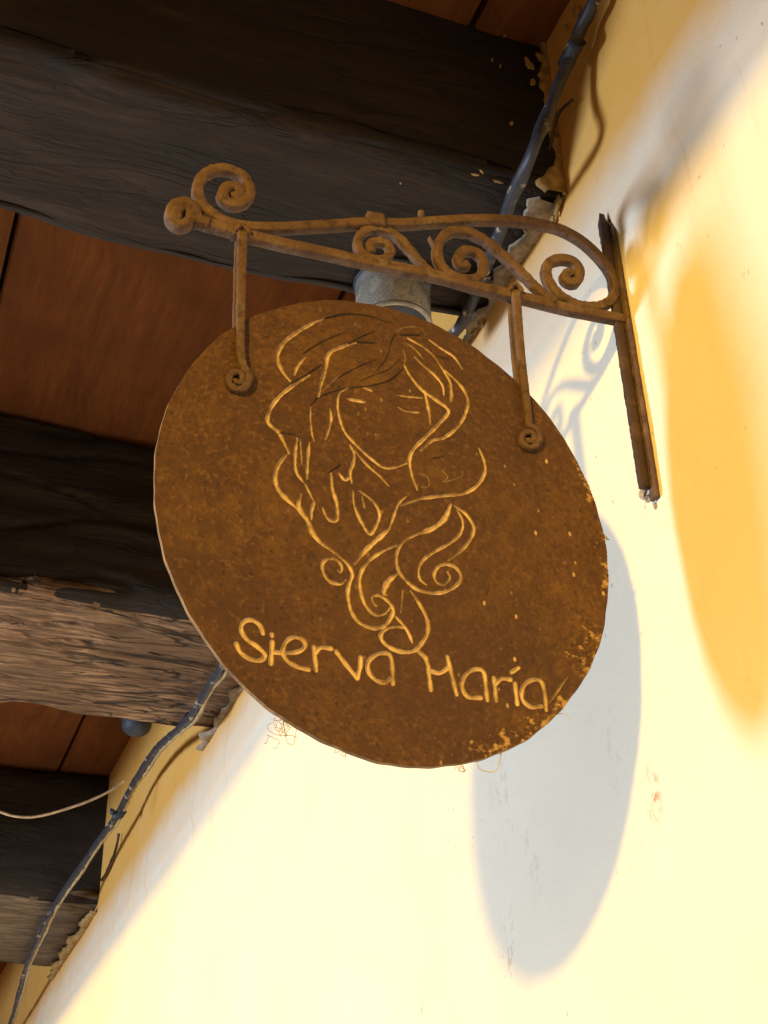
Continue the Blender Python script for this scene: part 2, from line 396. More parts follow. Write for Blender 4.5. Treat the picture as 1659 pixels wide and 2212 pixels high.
# ------------------------------------------------------------------ hewn beams
def hewn(x0, x1, y0, y1, z0, z1, seed, amp, grain, rad, chip, nx=150):
    """box timber with rounded, chipped arrises; long splits and adze marks are real relief"""
    hy, hz = (y1-y0)/2, (z1-z0)/2; cy, cz = (y0+y1)/2, (z0+z1)/2
    L = []
    ny, nz = max(40, int(hy*2/.006)), max(30, int(hz*2/.008))
    for k in range(ny): L.append((-hy+2*hy*k/ny, -hz, 0))
    for k in range(nz): L.append((hy, -hz+2*hz*k/nz, 1))
    for k in range(6): L.append((hy-2*hy*k/6, hz, 2))
    for k in range(nz): L.append((-hy, hz-2*hz*k/nz, 3))
    V = []; F = []; S = []; m = len(L); N = noise.noise
    for i in range(nx+1):
        x = x0+(x1-x0)*i/nx
        bow = .006*N(Vector((x*1.7, seed, 0)))
        for a, b, side in L:
            ea, eb = hy-abs(a), hz-abs(b)                 # distance to the arris
            e = max(ea, eb) if side != 2 else 1
            p = Vector((x*2.2+seed, a*6, b*6))
            R = rad*(1+.7*N(Vector((x*4+seed, 3 if a > 0 else 9, 1))))
            d = amp*(N(p)+.45*N(Vector((x*7+seed, a*16, b*16+3))))
            if grain:
                g = N(Vector((x*1.6+seed, a*30, b*30)))
                sp = 1-min(1, abs(N(Vector((x*1.1+seed+4, a*13+.6*N(Vector((x*3, a*5, seed))), b*13))))*9)
                d += grain*.5*g - grain*1.5*sp*sp*max(0, N(Vector((x*1.7+seed, a*5, 7)))+.25)
            if b < 0: d -= chip*max(0, 1-e/.05)*max(0, N(Vector((x*6+seed, 5 if a > 0 else 1, b)))+.15)*1.6
            c = max(0, R-e)
            off = (R-math.sqrt(max(0, R*R-c*c))) if e < R else 0
            k = d-off
            aa, bb = a, b
            if side == 0: bb -= k
            elif side == 1: aa += k
            elif side == 3: aa -= k
            V.append(w(x, cy+aa+bow, cz+bb))
    for i in range(nx):
        for k in range(m):
            F.append((i*m+k, i*m+(k+1) % m, (i+1)*m+(k+1) % m, (i+1)*m+k))
            a, b, side = L[k]
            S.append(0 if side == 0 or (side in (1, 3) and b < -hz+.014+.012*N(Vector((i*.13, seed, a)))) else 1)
    F.append(tuple(range(m))[::-1]); F.append(tuple(nx*m+k for k in range(m))); S += [1, 1]
    return V, F, S
BG = 'hewn ceiling beams running into the wall'
ZB = 1.335
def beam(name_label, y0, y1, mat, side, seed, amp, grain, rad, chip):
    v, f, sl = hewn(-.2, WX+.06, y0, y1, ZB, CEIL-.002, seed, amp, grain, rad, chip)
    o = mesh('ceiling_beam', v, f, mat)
    o.data.materials.append(side)              # weathered soffit kept pale, sides darkened: shade contrast put into the colour
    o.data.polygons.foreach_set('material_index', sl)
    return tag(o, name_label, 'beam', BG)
beam('dark hewn beam directly above the scrolled iron bracket, nearest and largest in view', 1.10, 1.385, M_B1, M_B1D, 0.3, .006, .004, .022, .012)
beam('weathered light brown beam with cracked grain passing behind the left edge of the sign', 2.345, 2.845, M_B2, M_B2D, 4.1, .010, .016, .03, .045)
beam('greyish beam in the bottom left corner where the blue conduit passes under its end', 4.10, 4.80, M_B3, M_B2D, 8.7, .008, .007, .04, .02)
# unseen timber on the open side, added to keep sun off the wall top
V = [w(x, y, z) for x in (-.29, -.102) for y in (-1.2, 7.0) for z in (1.338, CEIL-.004)]
tag(mesh('shade_beam', V, [(0, 1, 3, 2), (4, 6, 7, 5), (0, 4, 5, 1), (2, 3, 7, 6), (0, 2, 6, 4), (1, 5, 7, 3)], M_B3, smooth=False), 'long unseen timber added to shade the top of the wall', 'shade_beam')

# ------------------------------------------------------------------ bracket
YS = 1.0*K                                    # front of the sign plate
YB = YS + .003                                # centre plane of bracket and sign
def A(px, py): return px*.36+331.8, py*.36+331.8
def B(px, py): return px*.44+730.0, py*.44+398.2
def C(px, py): return px*.36+530.9, py*.36+630.4
def D(px, py): return px*.36+530.9, py*.36+995.4
def E_(px, py): return px*.48+464.5, py*.48+1294.0
def flat(pts, y=1.0):
    """list of (photo-survey point) -> (x,z) metres in the sign's vertical plane"""
    out = []
    for p in pts:
        q = w(*on_y(p[0], p[1], y)); out.append((q.x, q.z))
    return out
yb = YB/K
def SA(*p): return [A(*q) for q in p]
def SB(*p): return [B(*q) for q in p]
bracket = empty('sign_bracket', w(*on_y(1346, 693, yb)), 'rusty wrought iron bracket with scrolls reaching out from the wall above the round sign', 'bracket')
def bar(name, pts, hw, hd=.0065, n=8, dy=0.0, mat=M_IR, parent=bracket, taper=0.0, bev=.3):
    P = smooth_pts(flat(pts, yb), n)
    v, f = sweep(P, hw, hd, YB+dy, .0006, bev, taper)
    return mesh(name, v, f, mat, parent)
def spiral(cx, cy, r0, r1, a0, turns, n=26):
    return [(cx+(r0+(r1-r0)*k/n)*math.cos(a0+turns*2*math.pi*k/n), cy+(r0+(r1-r0)*k/n)*math.sin(a0+turns*2*math.pi*k/n)) for k in range(n+1)]
# lower bar, its outer end rolled into a tight coil
lower = SA((300, 425), (400, 450), (500, 480), (600, 507), (800, 555), (1000, 597), (1250, 652)) + SB((300, 418), (500, 460), (700, 515), (900, 560), (1100, 610), (1250, 640), (1412, 672))
bar('lower_bar', lower, .0078, .0075)
cc = A(165, 383)
coil = spiral(cc[0], cc[1], 31, 11, math.radians(20), -1.75, 40)
bar('end_coil', [A(330, 435)] + [A(290, 420)] + coil, .0068, .0085, 4, -.001)
# upper bar: big scroll at the outer end, long arch, scroll back along the lower bar at the wall
upper = SA((470, 268), (505, 262), (512, 225), (470, 200), (420, 225), (415, 275), (470, 312), (545, 292), (578, 235), (540, 150), (460, 105), (370, 100), (290, 145), (262, 225), (290, 310), (370, 380), (470, 428), (600, 447), (760, 450), (900, 443), (1100, 432), (1300, 418)) \
    + SB((300, 197), (500, 185), (700, 175), (880, 182), (1000, 200), (1100, 228), (1200, 285), (1290, 370), (1345, 450), (1362, 520), (1330, 580), (1260, 605), (1180, 598), (1100, 560), (1045, 500), (1022, 440), (1035, 390), (1090, 370), (1150, 382), (1182, 425), (1172, 478), (1130, 485), (1112, 452), (1140, 435))
bar('upper_bar', upper, .0072, .0072, 8, .0008)
mid = SB((1060, 590), (990, 535), (900, 445), (800, 350), (710, 278), (620, 240), (540, 245), (490, 300), (490, 380), (540, 445), (620, 475), (690, 462), (712, 400), (680, 345), (620, 335), (585, 365), (598, 405), (635, 402))
bar('middle_scroll', mid, .0066, .0068, 8, -.0012)
small = SB((480, 455), (430, 412), (350, 320), (280, 250), (210, 222), (140, 225), (100, 270), (108, 330), (160, 365), (225, 370), (258, 335), (240, 295), (190, 280), (155, 300), (165, 335))
bar('small_scroll', small, .0060, .0062, 8, .0016)
bar('leaf_tip', SB((495, 330), (470, 300), (445, 262)), .0042, .004, 6, 0, M_IR, bracket, .8)
c = w(*on_y(*B(180, 185), yb))
mesh('clamp', *sweep([(c.x-.012, c.z-.002), (c.x+.012, c.z+.001)], .011, .0105, YB, .001, .35), M_IR, bracket)
c = w(*on_y(*B(408, 140), yb))
mesh('rivet', *lathe([(0, .004), (.003, .0035), (.005, .001), (.005, -.01), (0, -.01)], (c.x, c.y, c.z), 10), M_IR, bracket)
# wall plate: upright bar on a thin flange, both ends drawn to a point
def upright(x0, x1, y0, y1, z0, z1, tip, seed, rough=.0011):
    V = []; F = []; n = 110
    prof = [(x0, y0), (x0, y1), (x1, y1), (x1, y0)]
    P8 = []
    for k in range(4):
        a, b = prof[k], prof[(k+1) % 4]
        for t in (.1, .5, .9): P8.append((a[0]+(b[0]-a[0])*t, a[1]+(b[1]-a[1])*t))
    cx, cy = (x0+x1)/2, (y0+y1)/2; m = len(P8)
    for i in range(n+1):
        z = z0+(z1-z0)*i/n; k = 1.0
        if z > z1-tip: k = max(.12, (z1-z)/tip)
        for a, b in P8:
            j = rough*noise.noise(Vector((a*300, b*300+seed, z*120))) + rough*1.3*max(0, noise.noise(Vector((seed, b*90, z*70)))-.2)
            V.append((cx+(a-cx)*(1-(1-k)*.5)+(j if a < cx else 0)*-1, cy+(b-cy)*k+j*(1 if b > cy else -1), z))
    for i in range(n):
        for q in range(m): F.append((i*m+q, i*m+(q+1) % m, (i+1)*m+(q+1) % m, (i+1)*m+q))
    F.append(tuple(range(m))[::-1]); F.append(tuple(n*m+q for q in range(m)))
    return V, F
xw = WX*K
zt, zb = w(0, 0, 1.203).z, w(0, 0, .795).z
mesh('wall_bar', *upright(xw-.024, xw-.009, YB-.0045, YB+.0045, zb+.018, zt, .022, 1.0, .0009), M_IRD, bracket)
mesh('wall_flange', *upright(xw-.009, xw-.0035, YB-.013, YB+.003, zb, zt-.004, .03, 5.0, .001), M_IR, bracket)

# ------------------------------------------------------------------ the sign plate: engraved height field
CX, CZ = .4126, .7183; RX, RZ = .2246*K, .2521*K
pc = w(CX, 1.0, CZ); pc.y = YB
sign = empty('hanging_sign', pc, 'round rust-brown metal sign engraved with a long-haired woman and the words Sierva María', 'sign')
ST = []                                       # (kind, half width mm, bare, grime, points, smooth)
def st(name, pts, hw=2.5, bare=1.0, groove_shade=0.0, sm=True): ST.append((name, hw, bare, groove_shade, pts, sm))
def c_(hw, *p, **k): st('engraved_line', [C(*q) for q in p], hw, **k)
def d_(hw, *p, **k): st('engraved_line', [D(*q) for q in p], hw, **k)
def lt(*strokes):
    st('letter', [[E_(*q) for q in s[1:]] for s in strokes], 2.9, sm=[s[0] for s in strokes])
dk = dict(bare=0.0, groove_shade=1.0); hf = dict(bare=.5, groove_shade=.35)  # tone per stroke: light and shade in the grooves put into the colour
c_(2.9, (265, 535), (215, 470), (190, 400), (215, 320), (290, 250), (400, 185), (470, 162))
c_(1.8, (470, 162), (560, 140), (640, 132), (750, 148), (860, 190), **dk)
c_(1.2, (340, 375), (420, 320), (500, 280), (600, 240), **dk)
c_(2.0, (290, 500), (310, 450), (355, 390))
c_(1.3, (770, 238), (700, 268), (620, 312), (550, 345), **dk)
c_(2.8, (660, 305), (590, 325), (520, 352), (490, 390), (482, 450), (455, 540), (435, 630))
c_(1.7, (670, 303), (790, 308), **dk)
c_(1.3, (465, 430), (370, 495), (275, 550), **dk)
c_(2.7, (380, 500), (270, 572), (195, 635), (150, 700), (130, 770), (160, 812), (195, 840), (240, 930), (258, 970))
c_(1.2, (785, 408), (720, 430), (600, 490), (500, 550), **dk)
c_(1.0, (870, 300), (850, 390), (780, 480), **dk)
c_(1.0, (930, 400), (860, 465), (770, 500), (680, 540), **dk)
c_(1.3, (945, 462), (870, 528), (760, 562), (620, 576), **dk)
c_(1.2, (600, 577), (520, 600), (430, 640), (388, 690), **dk)
c_(1.4, (388, 690), (385, 760), (395, 850), (410, 900), bare=.7)
c_(1.9, (610, 575), (562, 610), (550, 680), (565, 770), (600, 850), (680, 935), (760, 1005), (830, 1052), (900, 1050), (970, 1025))
c_(2.2, (610, 640), (660, 650), (715, 660))
c_(1.8, (708, 575), (755, 594))
c_(1.4, (905, 620), (980, 628), (1060, 635), bare=.75)
c_(1.6, (912, 690), (960, 715), (1040, 722), bare=.85)
c_(2.2, (1070, 590), (1085, 650), (1100, 720), (1108, 790))
c_(2.6, (950, 440), (985, 500), (1050, 580), (1130, 640), (1200, 690), (1215, 725), (1160, 790), (1080, 870), (1010, 940), (985, 1000), (995, 1090), (1030, 1185))
c_(1.9, (1010, 390), (1060, 440), (1130, 500), (1178, 560), (1188, 620))
c_(1.9, (1150, 420), (1190, 480), (1230, 560), (1226, 660), bare=.8)
c_(2.5, (1190, 470), (1270, 540), (1320, 610), (1332, 670), (1310, 750), (1260, 820), (1190, 872), (1120, 890), (1050, 950))
c_(1.9, (970, 280), (1060, 330))
c_(1.9, (930, 260), (1045, 262), **dk)
c_(1.2, (905, 245), (940, 218), (1040, 215), (1080, 265), **hf)
c_(2.0, (1100, 290), (1180, 345), (1250, 390), (1300, 462))
c_(1.5, (1140, 385), (1220, 405), **dk)
c_(2.0, (502, 700), (512, 760), (495, 830), (475, 888))
c_(2.2, (308, 880), (296, 980), (302, 1075), (345, 1140))
c_(2.2, (380, 905), (372, 1000), (366, 1120))
c_(3.0, (240, 980), (195, 1040), (175, 1110), (190, 1180), (240, 1240), (305, 1295))
c_(1.4, (355, 1150), (380, 1200), (405, 1250))
c_(2.2, (625, 920), (650, 970), (642, 1040), (625, 1080), (635, 1150))
c_(1.8, (560, 1092), (595, 1130), (632, 1105))
c_(1.6, (650, 950), (730, 1040), (800, 1100), (862, 1165), bare=.85)
c_(1.3, (500, 1085), (570, 1040), **dk)
c_(2.4, (1398, 940), (1430, 1020), (1432, 1090), (1390, 1160), (1310, 1208), (1200, 1222), (1050, 1240), (930, 1280))
c_(1.4, (1040, 1085), (1090, 1110), (1095, 1165), (1045, 1168), **hf)
c_(1.2, (1120, 1000), (1190, 985), **dk)
c_(1.1, (1180, 1070), (1210, 1110), (1185, 1140), (1290, 1105), (1300, 1070), **hf)
c_(1.2, (200, 845), (300, 858), **dk)
c_(1.0, (900, 255), (882, 282), (868, 330), **dk)
c_(1.2, (940, 345), (955, 395), (946, 440), **hf)
c_(1.4, (960, 310), (1012, 345), (1062, 402), bare=.5)
c_(1.5, (1060, 330), (1118, 378), (1152, 422), bare=.6)
c_(1.3, (560, 500), (500, 552), (455, 600), bare=.5)
c_(1.3, (1215, 560), (1240, 610), (1235, 660), bare=.5)
c_(1.4, (325, 890), (330, 960), (336, 1040), bare=.6)
d_(2.4, (510, 75), (520, 170), (545, 250), (550, 340), (522, 360), (485, 335), (460, 280))
d_(3.3, (330, 200), (318, 280), (372, 360), (398, 430), (450, 490), (500, 525))
d_(2.4, (500, 525), (560, 570), (612, 620), (640, 680), (620, 745), (612, 810), (630, 900), (680, 970), (760, 1004), (830, 990), (872, 940), (884, 890), (850, 840), (800, 808), (758, 815), (765, 850), (785, 870))
d_(2.4, (410, 245), (395, 300), (393, 350))
d_(2.2, (600, 712), (570, 738), (510, 728), (470, 680), (460, 620), (490, 588), (540, 590), (575, 628), (570, 668), (550, 655))
d_(2.1, (640, 180), (650, 270), (690, 360), (745, 440), (790, 372), (800, 310), (760, 240), (680, 180))
d_(1.2, (695, 210), (712, 285), bare=.6)
d_(1.7, (960, 213), (915, 260), (885, 340), (860, 410))
d_(3.2, (860, 410), (790, 472), (715, 540), (655, 615))
d_(2.3, (900, 508), (800, 555), (720, 620), (685, 700), (690, 790), (720, 870), (770, 920), (830, 918), (868, 880))
d_(3.4, (1230, 260), (1195, 345), (1130, 400), (1040, 435))
d_(2.4, (1040, 435), (945, 485), (905, 560), (910, 650), (960, 720), (1030, 775), (1130, 795), (1210, 780), (1270, 740), (1290, 690), (1260, 640), (1200, 620), (1150, 640), (1128, 690), (1150, 733), (1190, 740), (1225, 700), (1208, 662))
d_(2.2, (1265, 290), (1300, 360), (1290, 430), (1230, 490), (1140, 540), (1070, 590), (1035, 650), (1042, 710), (1082, 745))
d_(2.4, (1245, 265), (1320, 320), (1365, 390), (1358, 450), (1310, 520), (1215, 597))
d_(3.4, (905, 680), (850, 730), (828, 790), (842, 802))
d_(1.1, (940, 780), (935, 850), (930, 910), bare=.5)
d_(2.0, (900, 935), (950, 990), (980, 1040), (1000, 1090))
d_(2.8, (985, 780), (1040, 860), (1085, 950), (1090, 1030), (1060, 1090), (1010, 1138), (930, 1144), (850, 1110), (810, 1060), (830, 1015), (890, 995), (950, 1000))
lt((1, (215, 155), (200, 118), (165, 95), (130, 102), (117, 135), (140, 178), (190, 215), (224, 250), (205, 276), (160, 270), (115, 240), (95, 200)))
lt((0, (257, 192), (250, 290)), (0, (254, 158), (256, 166)))
lt((1, (258, 240), (330, 243), (385, 232), (406, 205), (388, 178), (350, 172), (318, 195), (304, 240), (328, 282), (375, 308), (420, 318)))
lt((0, (445, 215), (455, 322)), (1, (448, 245), (475, 218), (522, 222)))
lt((0, (545, 235), (592, 298), (640, 355), (654, 305), (655, 262)))
lt((1, (795, 350), (765, 375), (720, 362), (688, 320), (695, 275), (738, 245), (785, 250), (797, 300), (800, 380)))
lt((0, (915, 232), (948, 262), (960, 300), (973, 407)), (1, (962, 318), (1010, 332), (1050, 308)), (0, (1045, 260), (1062, 325), (1088, 428)))
lt((1, (1195, 445), (1140, 440), (1113, 398), (1122, 350), (1160, 318), (1206, 325), (1217, 390), (1225, 455)))
lt((0, (1255, 355), (1265, 457)), (1, (1258, 385), (1290, 358), (1330, 362)))
lt((0, (1350, 380), (1360, 472)), (0, (1335, 328), (1366, 308)))
lt((1, (1470, 482), (1420, 485), (1383, 450), (1385, 400), (1420, 366), (1465, 368), (1482, 420), (1490, 500)))
st('scratch', [E_(1500, 470), E_(1530, 430), E_(1585, 350)], 1.8, bare=.6)

def build_plate():
    N = 620
    g = np.linspace(-1, 1, N); a, b = np.meshgrid(g, g, indexing='ij')
    U = a*np.sqrt(1-b*b/2); Vv = b*np.sqrt(1-a*a/2)
    ang = np.arctan2(Vv, U); rr = np.hypot(U, Vv)
    # slightly uneven cut edge
    wob = 1 + .0025*np.sin(3*ang+1) + .0016*np.sin(11*ang+.4) + .0012*np.sin(29*ang) + .001*np.sin(57*ang+2)
    wob = 1 + (wob-1)*rr**6
    X = U*RX*wob; Z = Vv*RZ*wob
    H = np.zeros_like(X); bare = np.zeros_like(X); groove_shade = np.zeros_like(X); crust = np.zeros_like(X)
    own = np.full(X.shape, -1)
    best = np.full(X.shape, 1e9)
    for si, (name, hw, br, gr, pts, sm) in enumerate(ST):
        hwm = hw*1.04/1000
        polys = pts if isinstance(pts[0], list) else [pts]
        sms = sm if isinstance(sm, list) else [sm]*len(polys)
        for pl, s in zip(polys, sms):
            q = flat(pl, 1.0); q = [(x-pc.x, z-pc.z) for x, z in q]
            P = np.array(smooth_pts(q, 10)) if s else np.array(q)
            P = resample(P, .0022); n = len(P)
            x0, x1, z0, z1 = P[:, 0].min()-.008, P[:, 0].max()+.008, P[:, 1].min()-.008, P[:, 1].max()+.008
            I = np.where((X > x0) & (X < x1) & (Z > z0) & (Z < z1))
            qx, qz = X[I], Z[I]; dm = np.full(len(qx), 1e9); wm = np.ones(len(qx))
            ph = random.random()*9
            for k in range(n-1):
                A0, B0 = P[k], P[k+1]; dxy = B0-A0; L2 = (dxy**2).sum()+1e-12
                t = np.clip(((qx-A0[0])*dxy[0]+(qz-A0[1])*dxy[1])/L2, 0, 1)
                d = np.hypot(qx-A0[0]-t*dxy[0], qz-A0[1]-t*dxy[1])
                tt = (k+.5)/(n-1)
                wk = (.50+.50*min(1, 4.5*min(tt, 1-tt)))*(1+.16*math.sin(k*.45+ph)+.10*math.sin(k*1.3+ph*2)) if name != 'letter' else (1+.12*math.sin(k*.7+ph))
                d = d/wk; mk = d < dm; dm[mk] = d[mk]; wm[mk] = wk
            prof = np.clip(1-dm/hwm, 0, 1)**.85
            H[I] = np.maximum(H[I], prof*np.minimum(hwm*1.35, .0036))
            lip = np.clip(1-np.abs(dm-hwm*1.3)/(hwm*.45), 0, 1)*.00035
            H[I] = H[I] - lip*(H[I] <= 0)
            k = np.clip((.98-dm/hwm)*3.2, 0, 1)
            if br: bare[I] = np.maximum(bare[I], k*br)
            if gr: groove_shade[I] = np.maximum(groove_shade[I], k*gr)
            else: groove_shade[I] = np.where(k > .5, 0, groove_shade[I])
            ins = dm < hwm*1.02
            sub = own[I]; bb = best[I]; rel = dm/hwm
            mk = ins & (rel < bb); sub[mk] = si; bb[mk] = rel[mk]; own[I] = sub; best[I] = bb
    # crusted, flaking stretch of the rim on the wall side, lower right
    deg = np.degrees(ang)
    for d0, d1, wd_, hh in ((-75, -48, .055, .0020), (-50, -40, .03, .001), (-36, -20, .085, .0022), (-13, 6, .035, .0018), (10, 26, .035, .0015), (30, 38, .012, .001)):
        m = np.clip((deg-d0)/4, 0, 1)*np.clip((d1-deg)/4, 0, 1)
        fr = .5*np.sin(X*140+np.sin(Z*210)*1.3)*np.sin(Z*170+np.sin(X*260))+.35*np.sin(X*390+Z*110)*np.sin(Z*430-X*70)
        kk = m*np.clip((rr-(1-wd_*(1+fr)))/.012, 0, 1)
        crust = np.maximum(crust, kk)
        H -= kk*hh*(.6+.4*np.sin(X*900)*np.sin(Z*1100+X*300))
    # gentle dents
    H += .0007*np.sin(X*21+1)*np.sin(Z*17) + .0004*np.sin(X*53+Z*31)
    Yf = (YS-pc.y) + H                         # grooves go away from the viewer
    # normals of the height field
    def grad(F):
        Fa, Fb = np.gradient(F); Xa, Xb = np.gradient(X); Za, Zb = np.gradient(Z)
        det = Xa*Zb-Xb*Za; det = np.where(np.abs(det) < 1e-14, 1e-14, det)
        return (Fa*Zb-Fb*Za)/det, (Fb*Xa-Fa*Xb)/det
    gx, gz = grad(Yf); nr = np.stack([gx, -np.ones_like(gx), gz], -1)
    nr[~np.isfinite(nr)] = 0; nr /= np.linalg.norm(nr, axis=-1)[..., None]
    # keep corners of the mapping sane
    bad = rr > .995; nr[bad] = (0, -1, 0)
    co = np.stack([X, Yf, Z], -1).reshape(-1, 3); nr = nr.reshape(-1, 3)
    idx = np.arange(N*N).reshape(N, N)
    quads = np.stack([idx[:-1, :-1], idx[1:, :-1], idx[1:, 1:], idx[:-1, 1:]], -1).reshape(-1, 4)
    fo = np.stack([own[:-1, :-1], own[1:, :-1], own[1:, 1:], own[:-1, 1:]], -1).reshape(-1, 4)
    cnt = (fo >= 0).sum(1); fown = np.where(cnt >= 3, fo.max(1), -1)
    at = {'bare': bare.ravel(), 'groove_shade': groove_shade.ravel(), 'crust': crust.ravel()}
    def make(name, q, parent, extra=None):
        used, inv = np.unique(q, return_inverse=True); inv = inv.reshape(q.shape)
        vco = co[used]; vn = nr[used]; aa = {k: x[used] for k, x in at.items()}
        faces = inv
        me = bpy.data.meshes.new(name)
        if extra is not None:
            ev, ef, en = extra(used)
            base = len(vco); vco = np.vstack([vco, ev]); vn = np.vstack([vn, en])
            aa = {k: np.r_[x, np.full(len(ev), .38 if k == 'bare' else 0.)] for k, x in aa.items()}  # rim paled too, the light it catches put into its colour
            faces = np.vstack([faces, ef])
        me.vertices.add(len(vco)); me.vertices.foreach_set('co', vco.astype(np.float32).ravel())
        nf = len(faces); me.loops.add(nf*4); me.loops.foreach_set('vertex_index', faces.astype(np.int32).ravel())
        me.polygons.add(nf); me.polygons.foreach_set('loop_start', np.arange(nf, dtype=np.int32)*4)
        me.update(calc_edges=True); me.validate()
        me.polygons.foreach_set('use_smooth', np.ones(len(me.polygons), bool))
        for k, x in aa.items():
            at_ = me.attributes.new(k, 'FLOAT', 'POINT'); at_.data.foreach_set('value', x.astype(np.float32))
        if len(vn) == len(me.vertices): me.normals_split_custom_set_from_vertices([tuple(x) for x in vn])
        o = bpy.data.objects.new(name, me); col.objects.link(o); me.materials.append(M_DISC); o.parent = parent
        return o
    def rim(used):
        # rim and back face, own vertices so that the front keeps a crisp edge
        bd = np.r_[idx[:, 0], idx[-1, 1:], idx[-2::-1, -1], idx[0, -2:0:-1]]
        n = len(bd); cob = co[bd]; T = .0062
        ring = []; norm = []
        ctr = np.zeros(3)
        rad = cob*np.array([1/RX**2, 0, 1/RZ**2]); rad /= np.linalg.norm(rad, axis=1)[:, None]
        layers = [(0, 0, rad), (.5, .0004, rad), (1, 0, rad), (1, 0, np.tile([0, 1, 0], (n, 1))), (1, -1, np.tile([0, 1, 0], (n, 1)))]
        for t, out, nn in layers:
            p = cob.copy(); p[:, 1] += T*t
            if out == -1: p = np.tile([0, (YS-pc.y)+T, 0], (n, 1)) + (cob-[0, 0, 0])*np.array([.02, 0, .02])
            else: p += rad*out
            ring.append(p); norm.append(nn)
        ev = np.vstack(ring); en = np.vstack(norm); base = len(used); F = []
        for L in (0, 1, 3):
            for k in range(n):
                k2 = (k+1) % n
                F.append((base+L*n+k, base+(L+1)*n+k, base+(L+1)*n+k2, base+L*n+k2))
        return ev, np.array(F), en
    plate = make('plate', quads[fown < 0], sign, rim)
    for si, s in enumerate(ST):
        q = quads[fown == si]
        if len(q): make(s[0], q, plate)
build_plate()

# hanging straps, each with a coiled foot lying on the plate; a second leaf runs down behind it
def hanger(front, cx, cy, cr, back):
    P = smooth_pts(flat(front + spiral(cx, cy, cr*.82, cr*.16, math.radians(-58), 1.62, 30), yb), 5)
    v, f = sweep(P, .0066, .0042, YS-.0046, .0007, .5, .46)
    o = mesh('hanger_strap', v, f, M_IR, sign)
    v, f = sweep(smooth_pts(flat(back, yb), 8), .0056, .003, YS+.0062+.0042, .0006, .3)
    mesh('rear_strap', v, f, M_IR, o)
    c = w(*on_y(front[0][0], front[0][1], yb))
    v, f = sweep([(c.x-.0085, c.z), (c.x-.0082, c.z+.006), (c.x, c.z+.013), (c.x+.0082, c.z+.006), (c.x+.0085, c.z)], .003, .012, YB, .0005, .3)
    mesh('strap_loop', v, f, M_IR, o)
cl = A(490, 1378); crr = B(925, 1265)
hanger(SA((522, 500), (518, 700), (514, 900), (510, 1100), (510, 1200), (524, 1290)), cl[0], cl[1], 34, SA((522, 500), (514, 800), (508, 1100), (505, 1290)))
hanger(SB((862, 545), (872, 700), (885, 850), (900, 980), (912, 1080), (920, 1150), (925, 1200)), crr[0], crr[1], 30, SB((862, 545), (880, 800), (900, 1000), (915, 1180)))

# ------------------------------------------------------------------ ceiling spotlights
def spot(name_label, cx, cy, zt_, R, h, mat):
    e = empty('ceiling_spotlight', w(cx, cy, zt_), name_label, 'spotlight')
    c = tuple(w(cx, cy, zt_))
    mesh('housing', *lathe([(0, 0), (R*.97, 0), (R, -.003), (R, -h+.006), (R*.99, -h+.002)], c), mat, e)
    mesh('rim', *lathe([(R*.99, -h+.004), (R*1.02, -h+.002), (R*1.02, -h-.003), (R*.93, -h-.005), (R*.88, -h-.002), (R*.86, -h+.02)], c), M_BLUE if mat is M_BLUE else M_RIM, e)
    mesh('lens', *lathe([(R*.87, -h+.012), (R*.5, -h+.009), (0, -h+.008)], c), M_BLUE, e)
    mesh('mount_ring', *lathe([(R*.99, -.004), (R*1.05, -.005), (R*1.06, -.0005), (R*1.0, .002)], c), M_BLUE, e)
    return e
spot('short silver cylinder spotlight on the dark beam, half hidden by the sign top', .561, 1.330, ZB-.001, .067, .098, M_AL)
q = on_y(295, 1572, 3.10)
e = empty('ceiling_spotlight', w(q[0], 3.10, q[2]), 'dark blue rounded lamp peeping below the far edge of the weathered beam', 'spotlight')
c0 = w(q[0], 3.10, q[2])
mesh('housing', *lathe([(.001, -.024), (.018, -.0225), (.032, -.017), (.041, -.008), (.046, .004), (.048, .02), (.048, .10), (.03, .112), (.012, .116)], tuple(c0), 32), M_BLUE, e)
mesh('stem', *lathe([(.012, CEIL*K+EYE-c0.z), (.012, .11)], tuple(c0), 12), M_BLUE, e)

# ------------------------------------------------------------------ conduit and cables
cp = [tuple(on_x(1312, -120, .684))] + [tuple(on_x(px, py, x)) for px, py, x in ((1283, 0, .684), (1255, 60, .683), (1228, 130, .677), (1190, 230, .657))]
cp += [tuple(on_z(px, py, 1.314)) for px, py in ((1150, 330), (1090, 470), (1055, 560), (1000, 690), (950, 765))] + [(.662, 1.75, 1.298), (.652, 2.1, 1.302)]
cp += [tuple(on_z(px, py, 1.306)) for px, py in ((480, 1440), (440, 1505), (400, 1560))]
cp += [tuple(on_x(px, py, x)) for px, py, x in ((335, 1622, .642), (290, 1690, .648), (250, 1765, .645), (200, 1835, .628), (145, 1915, .600))]
cp += [tuple(on_z(px, py, 1.306)) for px, py in ((100, 1990), (68, 2060), (45, 2130), (22, 2212))] + [(.66, 6.1, 1.31)]
P = smooth_pts([tuple(w(*p)) for p in cp], 8)
P = [Vector(p)+Vector((.004*noise.noise(Vector((p[1]*2, 0, 0))), 0, .004*noise.noise(Vector((p[1]*3, 4, 0))))) for p in P]
con = empty('conduit', P[0], 'blue-grey paint-flecked conduit running along the wall under the beam ends', 'conduit')
mesh('pipe', *tube(P, .0105, 12, .0035), M_CON, con)
for c0, zz in ((on_x(1236, 110, .678), 0), (on_z(1040, 605, 1.314), 0), (on_z(405, 1555, 1.312), 0)):
    c0 = Vector(w(*c0)); dirv = Vector((.05, 1, 0)).normalized()
    mesh('joint_sleeve', *tube([c0-dirv*.022, c0+dirv*.03], .0142, 12, .003), M_CON, con)
